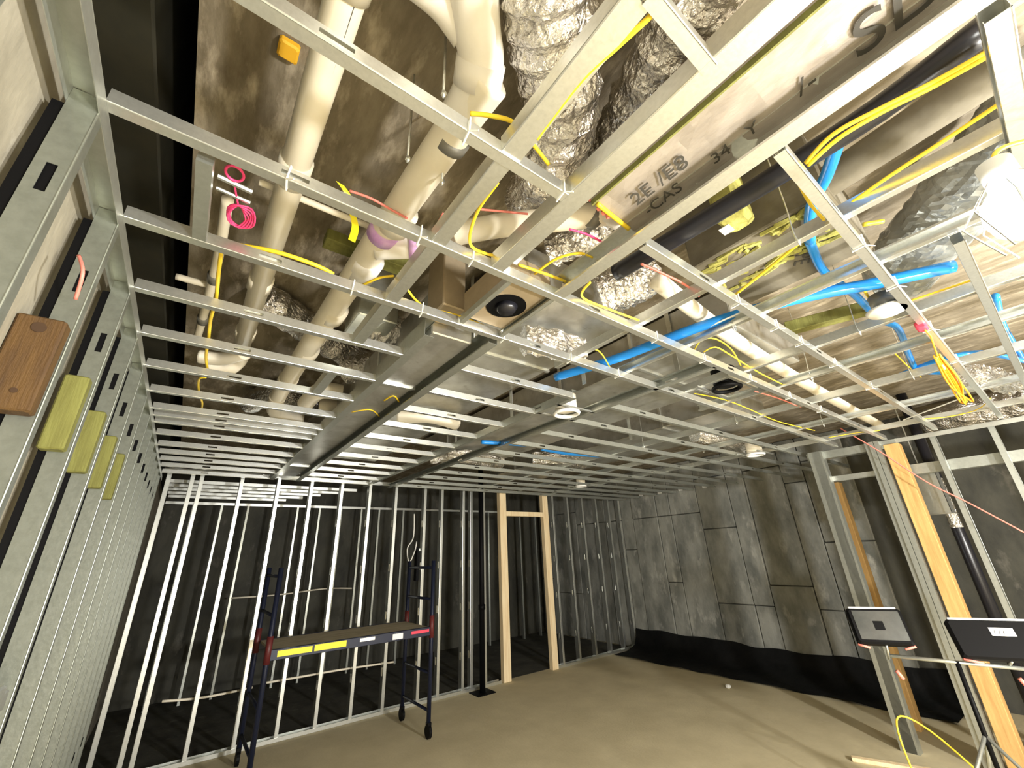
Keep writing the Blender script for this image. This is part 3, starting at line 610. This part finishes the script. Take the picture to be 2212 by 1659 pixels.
# ------------------------------------------------------------------ rolling scaffold
sc = thing('rolling_scaffold', 'dark blue rolling scaffold with a plank deck before the back wall', 'scaffold', (0, 0, 0))
SX0, SX1, SY0, SY1, SZ = .86, 2.56, 5.06, 5.78, 1.05
for x in (SX0, SX1):
    for yy in (SY0, SY1):
        p_ = MB().tube([(x, yy, .14), (x, yy, 1.78)], .024, 12).build('post', 'blue_steel', sc, True)
        MB().tube([(x, yy, .95), (x, yy, 1.18)], .03, 12).build('sleeve', 'red_steel', p_, True)
        c = MB(); c.tube([(x - .015, yy, .065), (x + .015, yy, .065)], .065, 18); c.box(x - .02, x + .02, yy - .03, yy + .03, .1, .15); c.build('caster', 'black', sc)
    for z in (.25, .6, 1.35, 1.7): MB().tube([(x, SY0, z), (x, SY1, z)], .016, 10).build('rung', 'blue_steel', sc, True)
MB().box(SX0 + .03, SX1 - .03, SY0 + .02, SY1 - .02, SZ - .01, SZ + .012).build('deck_plank', 'plank', sc)
for yy in (SY0 - .015, SY1 - .02):
    r_ = MB().bbox(SX0 + .02, SX1 - .02, yy, yy + .035, SZ - .075, SZ + .015, .004).build('side_rail', 'blue_steel', sc)
    if yy < SY0:
        for a, b_, z0, z1, m in ((.94, 1.25, -.05, .0, 'yellow_tag'), (1.27, 1.58, -.05, .005, 'yellow_tag'), (1.72, 1.88, -.03, .0, 'galv'), (2.08, 2.2, -.06, -.005, 'white'), (2.3, 2.52, -.035, -.005, 'red')):
            MB().box(a, b_, yy - .003, yy - .0005, SZ + z0, SZ + z1).build('sticker', m, r_)
for a, b_ in (((SX0, SY0, .3), (SX0 + .35, SY0, SZ - .07)), ((SX1, SY0, .3), (SX1 - .35, SY0, SZ - .07))): pass

# ------------------------------------------------------------------ twin-head work light on a tripod
c0 = Vector((4.42, .86, 0)); ls = thing('tripod_light', 'twin-head black floodlight on a tripod by the right doorway', 'work light', c0)
fw_ = Vector((-.86, -.42, 0)).normalized(); rt = Vector((fw_.y, -fw_.x, 0)) * -1   # towards viewer / to picture right
if rt.dot(cr) < 0: rt = -rt
MB().tube([(0, 0, .25), (0, 0, 1.03)], .014, 12).build('pole', 'black', ls, True)
MB().tube([rt * -.36 + Z * 1.04, rt * .42 + Z * 1.0], .012, 10).build('crossbar', 'galv_dull', ls, True)
for an in (.4, 2.5, 4.6):
    d = Vector((math.cos(an), math.sin(an), 0)); MB().tube([Z * .62, d * .26 + Z * .3, d * .52 + Z * .012], .011, 8).build('leg', 'galv_dull', ls, True)
    MB().tube([Z * .3, d * .26 + Z * .3], .006, 6).build('brace', 'black', ls, True)
def head(cx_, cz, w, h, label, glass):
    up = (Z * .9 - fw_ * .44).normalized(); nrm = rt.cross(up); nrm = nrm if nrm.dot(fw_) > 0 else -nrm
    m_ = frame(rt * cx_ + Z * cz, rt, up, nrm)
    hd = MB().bbox(-w / 2, w / 2, -h / 2, h / 2, -.035, .03, .012, m_).build('lamp_head', 'black', ls); hd['label'] = label
    if glass: 
        MB().box(-w / 2 + .03, w / 2 - .02, -h / 2 + .025, h / 2 - .02, .03, .033, m_).build('lens', 'glass_grey', hd)
        MB().box(-.03, .03, -.03, .03, .033, .0335, m_).build('led_chip', 'black', hd)
    else:
        MB().box(-.03, .09, .02, .07, .03, .032, m_).build('sticker', 'white', hd)
        u_, v_ = rt, up; text('1 ( (', hd, m_ @ Vector((-.02, .03, .0325)), u_, v_, .035)
    MB().bbox(-w / 2 + .02, w / 2 - .02, h / 2, h / 2 + .014, -.03, .02, .005, m_).build('top_highlight', 'white', hd)  # lamplight on the upper edge, painted as a white strip
    for s_ in (-1, 1): MB().tube([m_ @ Vector((s_ * w / 2, -h / 2 - .0, 0)), m_ @ Vector((s_ * w * .3, -h / 2 - .02, 0))], .008, 8).build('bracket', 'salmon', hd, True)
    MB().tube([m_ @ Vector((0, -h / 2, 0)), rt * cx_ + Z * 1.02], .008, 8).build('yoke', 'galv_dull', hd, True)
    MB().tube([rt * (cx_ + .02) + Z * .95, rt * (cx_ + .045) + Z * .90], .012, 10).build('knob', 'salmon', hd, True)
head(-.37, 1.22, .33, .24, 'black floodlight head with grey glass', True)
head(.26, 1.16, .47, .24, 'black floodlight head with white sticker', False)
MB().tube(smoothpath([Vector(p) - c0 for p in ((4.42, .86, .3), (4.5, 1.15, .55), (4.42, 1.3, .62), (4.35, 1.3, .4), (4.3, 1.2, .02), (4.6, 1.0, .008), (4.9, 1.3, .008))]), .006, 8).build('power_cord', 'yellow', ls, True)['label'] = 'thin yellow power cord'
t = thing('wood_strip', 'pale wood strip lying on the floor by the right doorway', 'wood strip', (5.35, 1.55, 0)); t.rotation_euler.z = -1.2
MB().bbox(-.45, .45, -.03, .03, .0, .03, .003).build('board', 'wood_pale', t)

# things beyond the right partition
t = thing('duct_collar', 'open sheet metal collar hanging beyond the right partition', 'duct', (6.25, onaxis(2008, 1065, 0, 6.25).y, onaxis(2008, 1112, 0, 6.25).z))
for a, b_ in ((-.12, -.116), (.116, .12)): MB().box(-.1, .1, a, b_, 0, .42).build('side_sheet', 'galv', t)
MB().box(-.1, -.096, -.12, .12, 0, .42).build('front_sheet', 'galv_dull', t); MB().box(-.12, .12, -.14, .14, -.004, 0).build('bottom_lip', 'galv', t)
MB().tube([(0, 0, .42), (0, 0, ZD - t.location.z)], .006, 6).build('hanger', 'galv', t)
t = thing('standpipe', 'dark speckled pipe standing beyond the right partition', 'pipe', (6.42, onaxis(2072, 1150, 0, 6.42).y, 0))
MB().tube([(0, 0, 0), (0, 0, ZD)], .05, 16).build('pipe_run', 'abs', t, True); MB().tube([(0, 0, 1.9), (0, 0, 2.4)], .052, 16).build('foil_wrap', 'foil', t)
# dark crumpled band along the foot of the right wall
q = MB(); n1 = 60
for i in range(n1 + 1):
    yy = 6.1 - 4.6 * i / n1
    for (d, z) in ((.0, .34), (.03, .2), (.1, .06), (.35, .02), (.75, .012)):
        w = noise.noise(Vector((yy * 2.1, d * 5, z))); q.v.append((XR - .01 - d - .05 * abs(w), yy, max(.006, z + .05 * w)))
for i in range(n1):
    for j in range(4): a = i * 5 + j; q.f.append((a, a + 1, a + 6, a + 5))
o = q.build('dark_band', 'dark_band', None, True); tag(o, 'dark crumpled band along the foot of the right wall', 'dark_band')
a = P(1573, 1483, .02); t = tag(MB().bbox(-.03, .03, -.03, .03, 0, .045, .012).build('paper_scrap', 'white'), 'small white scrap on the floor near the right wall', 'scrap'); t.location = (a.x, a.y, .0)

# conduits behind the back stud wall
for k, (l, yy) in enumerate((([(500, 1292), (600, 1285), (700, 1272), (760, 1271)], 8.585), ([(350, 1515), (430, 1508), (500, 1495), (545, 1485)], 6.265), ([(575, 1475), (650, 1462), (735, 1447), (850, 1430)], 6.265))):
    pts = [onaxis(x, y2, 1, yy) for x, y2 in l]
    tube('conduit', ['pale conduit along the far wall behind the scaffold', 'pale conduit low behind the left back studs', 'pale conduit low behind the scaffold'][k], pts, .012, 'pvc', 'conduit', 'conduits behind the back wall')
t = tube('cable_loop', 'looped pale cable hanging behind the back studs', [onaxis(x, y2, 1, 6.26) for x, y2 in ((895, 1110), (893, 1160), (880, 1185), (884, 1215), (896, 1190), (900, 1170))], .009, 'white_tie', 'cable')
t = thing('cable_box', 'black cable box strapped behind the back studs by the scaffold', 'box', (2.94, 6.295, 1.55))
MB().bbox(-.06, .06, -.04, .04, -.05, .42, .006).build('box', 'black', t); MB().bbox(-.03, .03, -.045, -.04, .36, .4, .002).build('latch', 'galv', t)
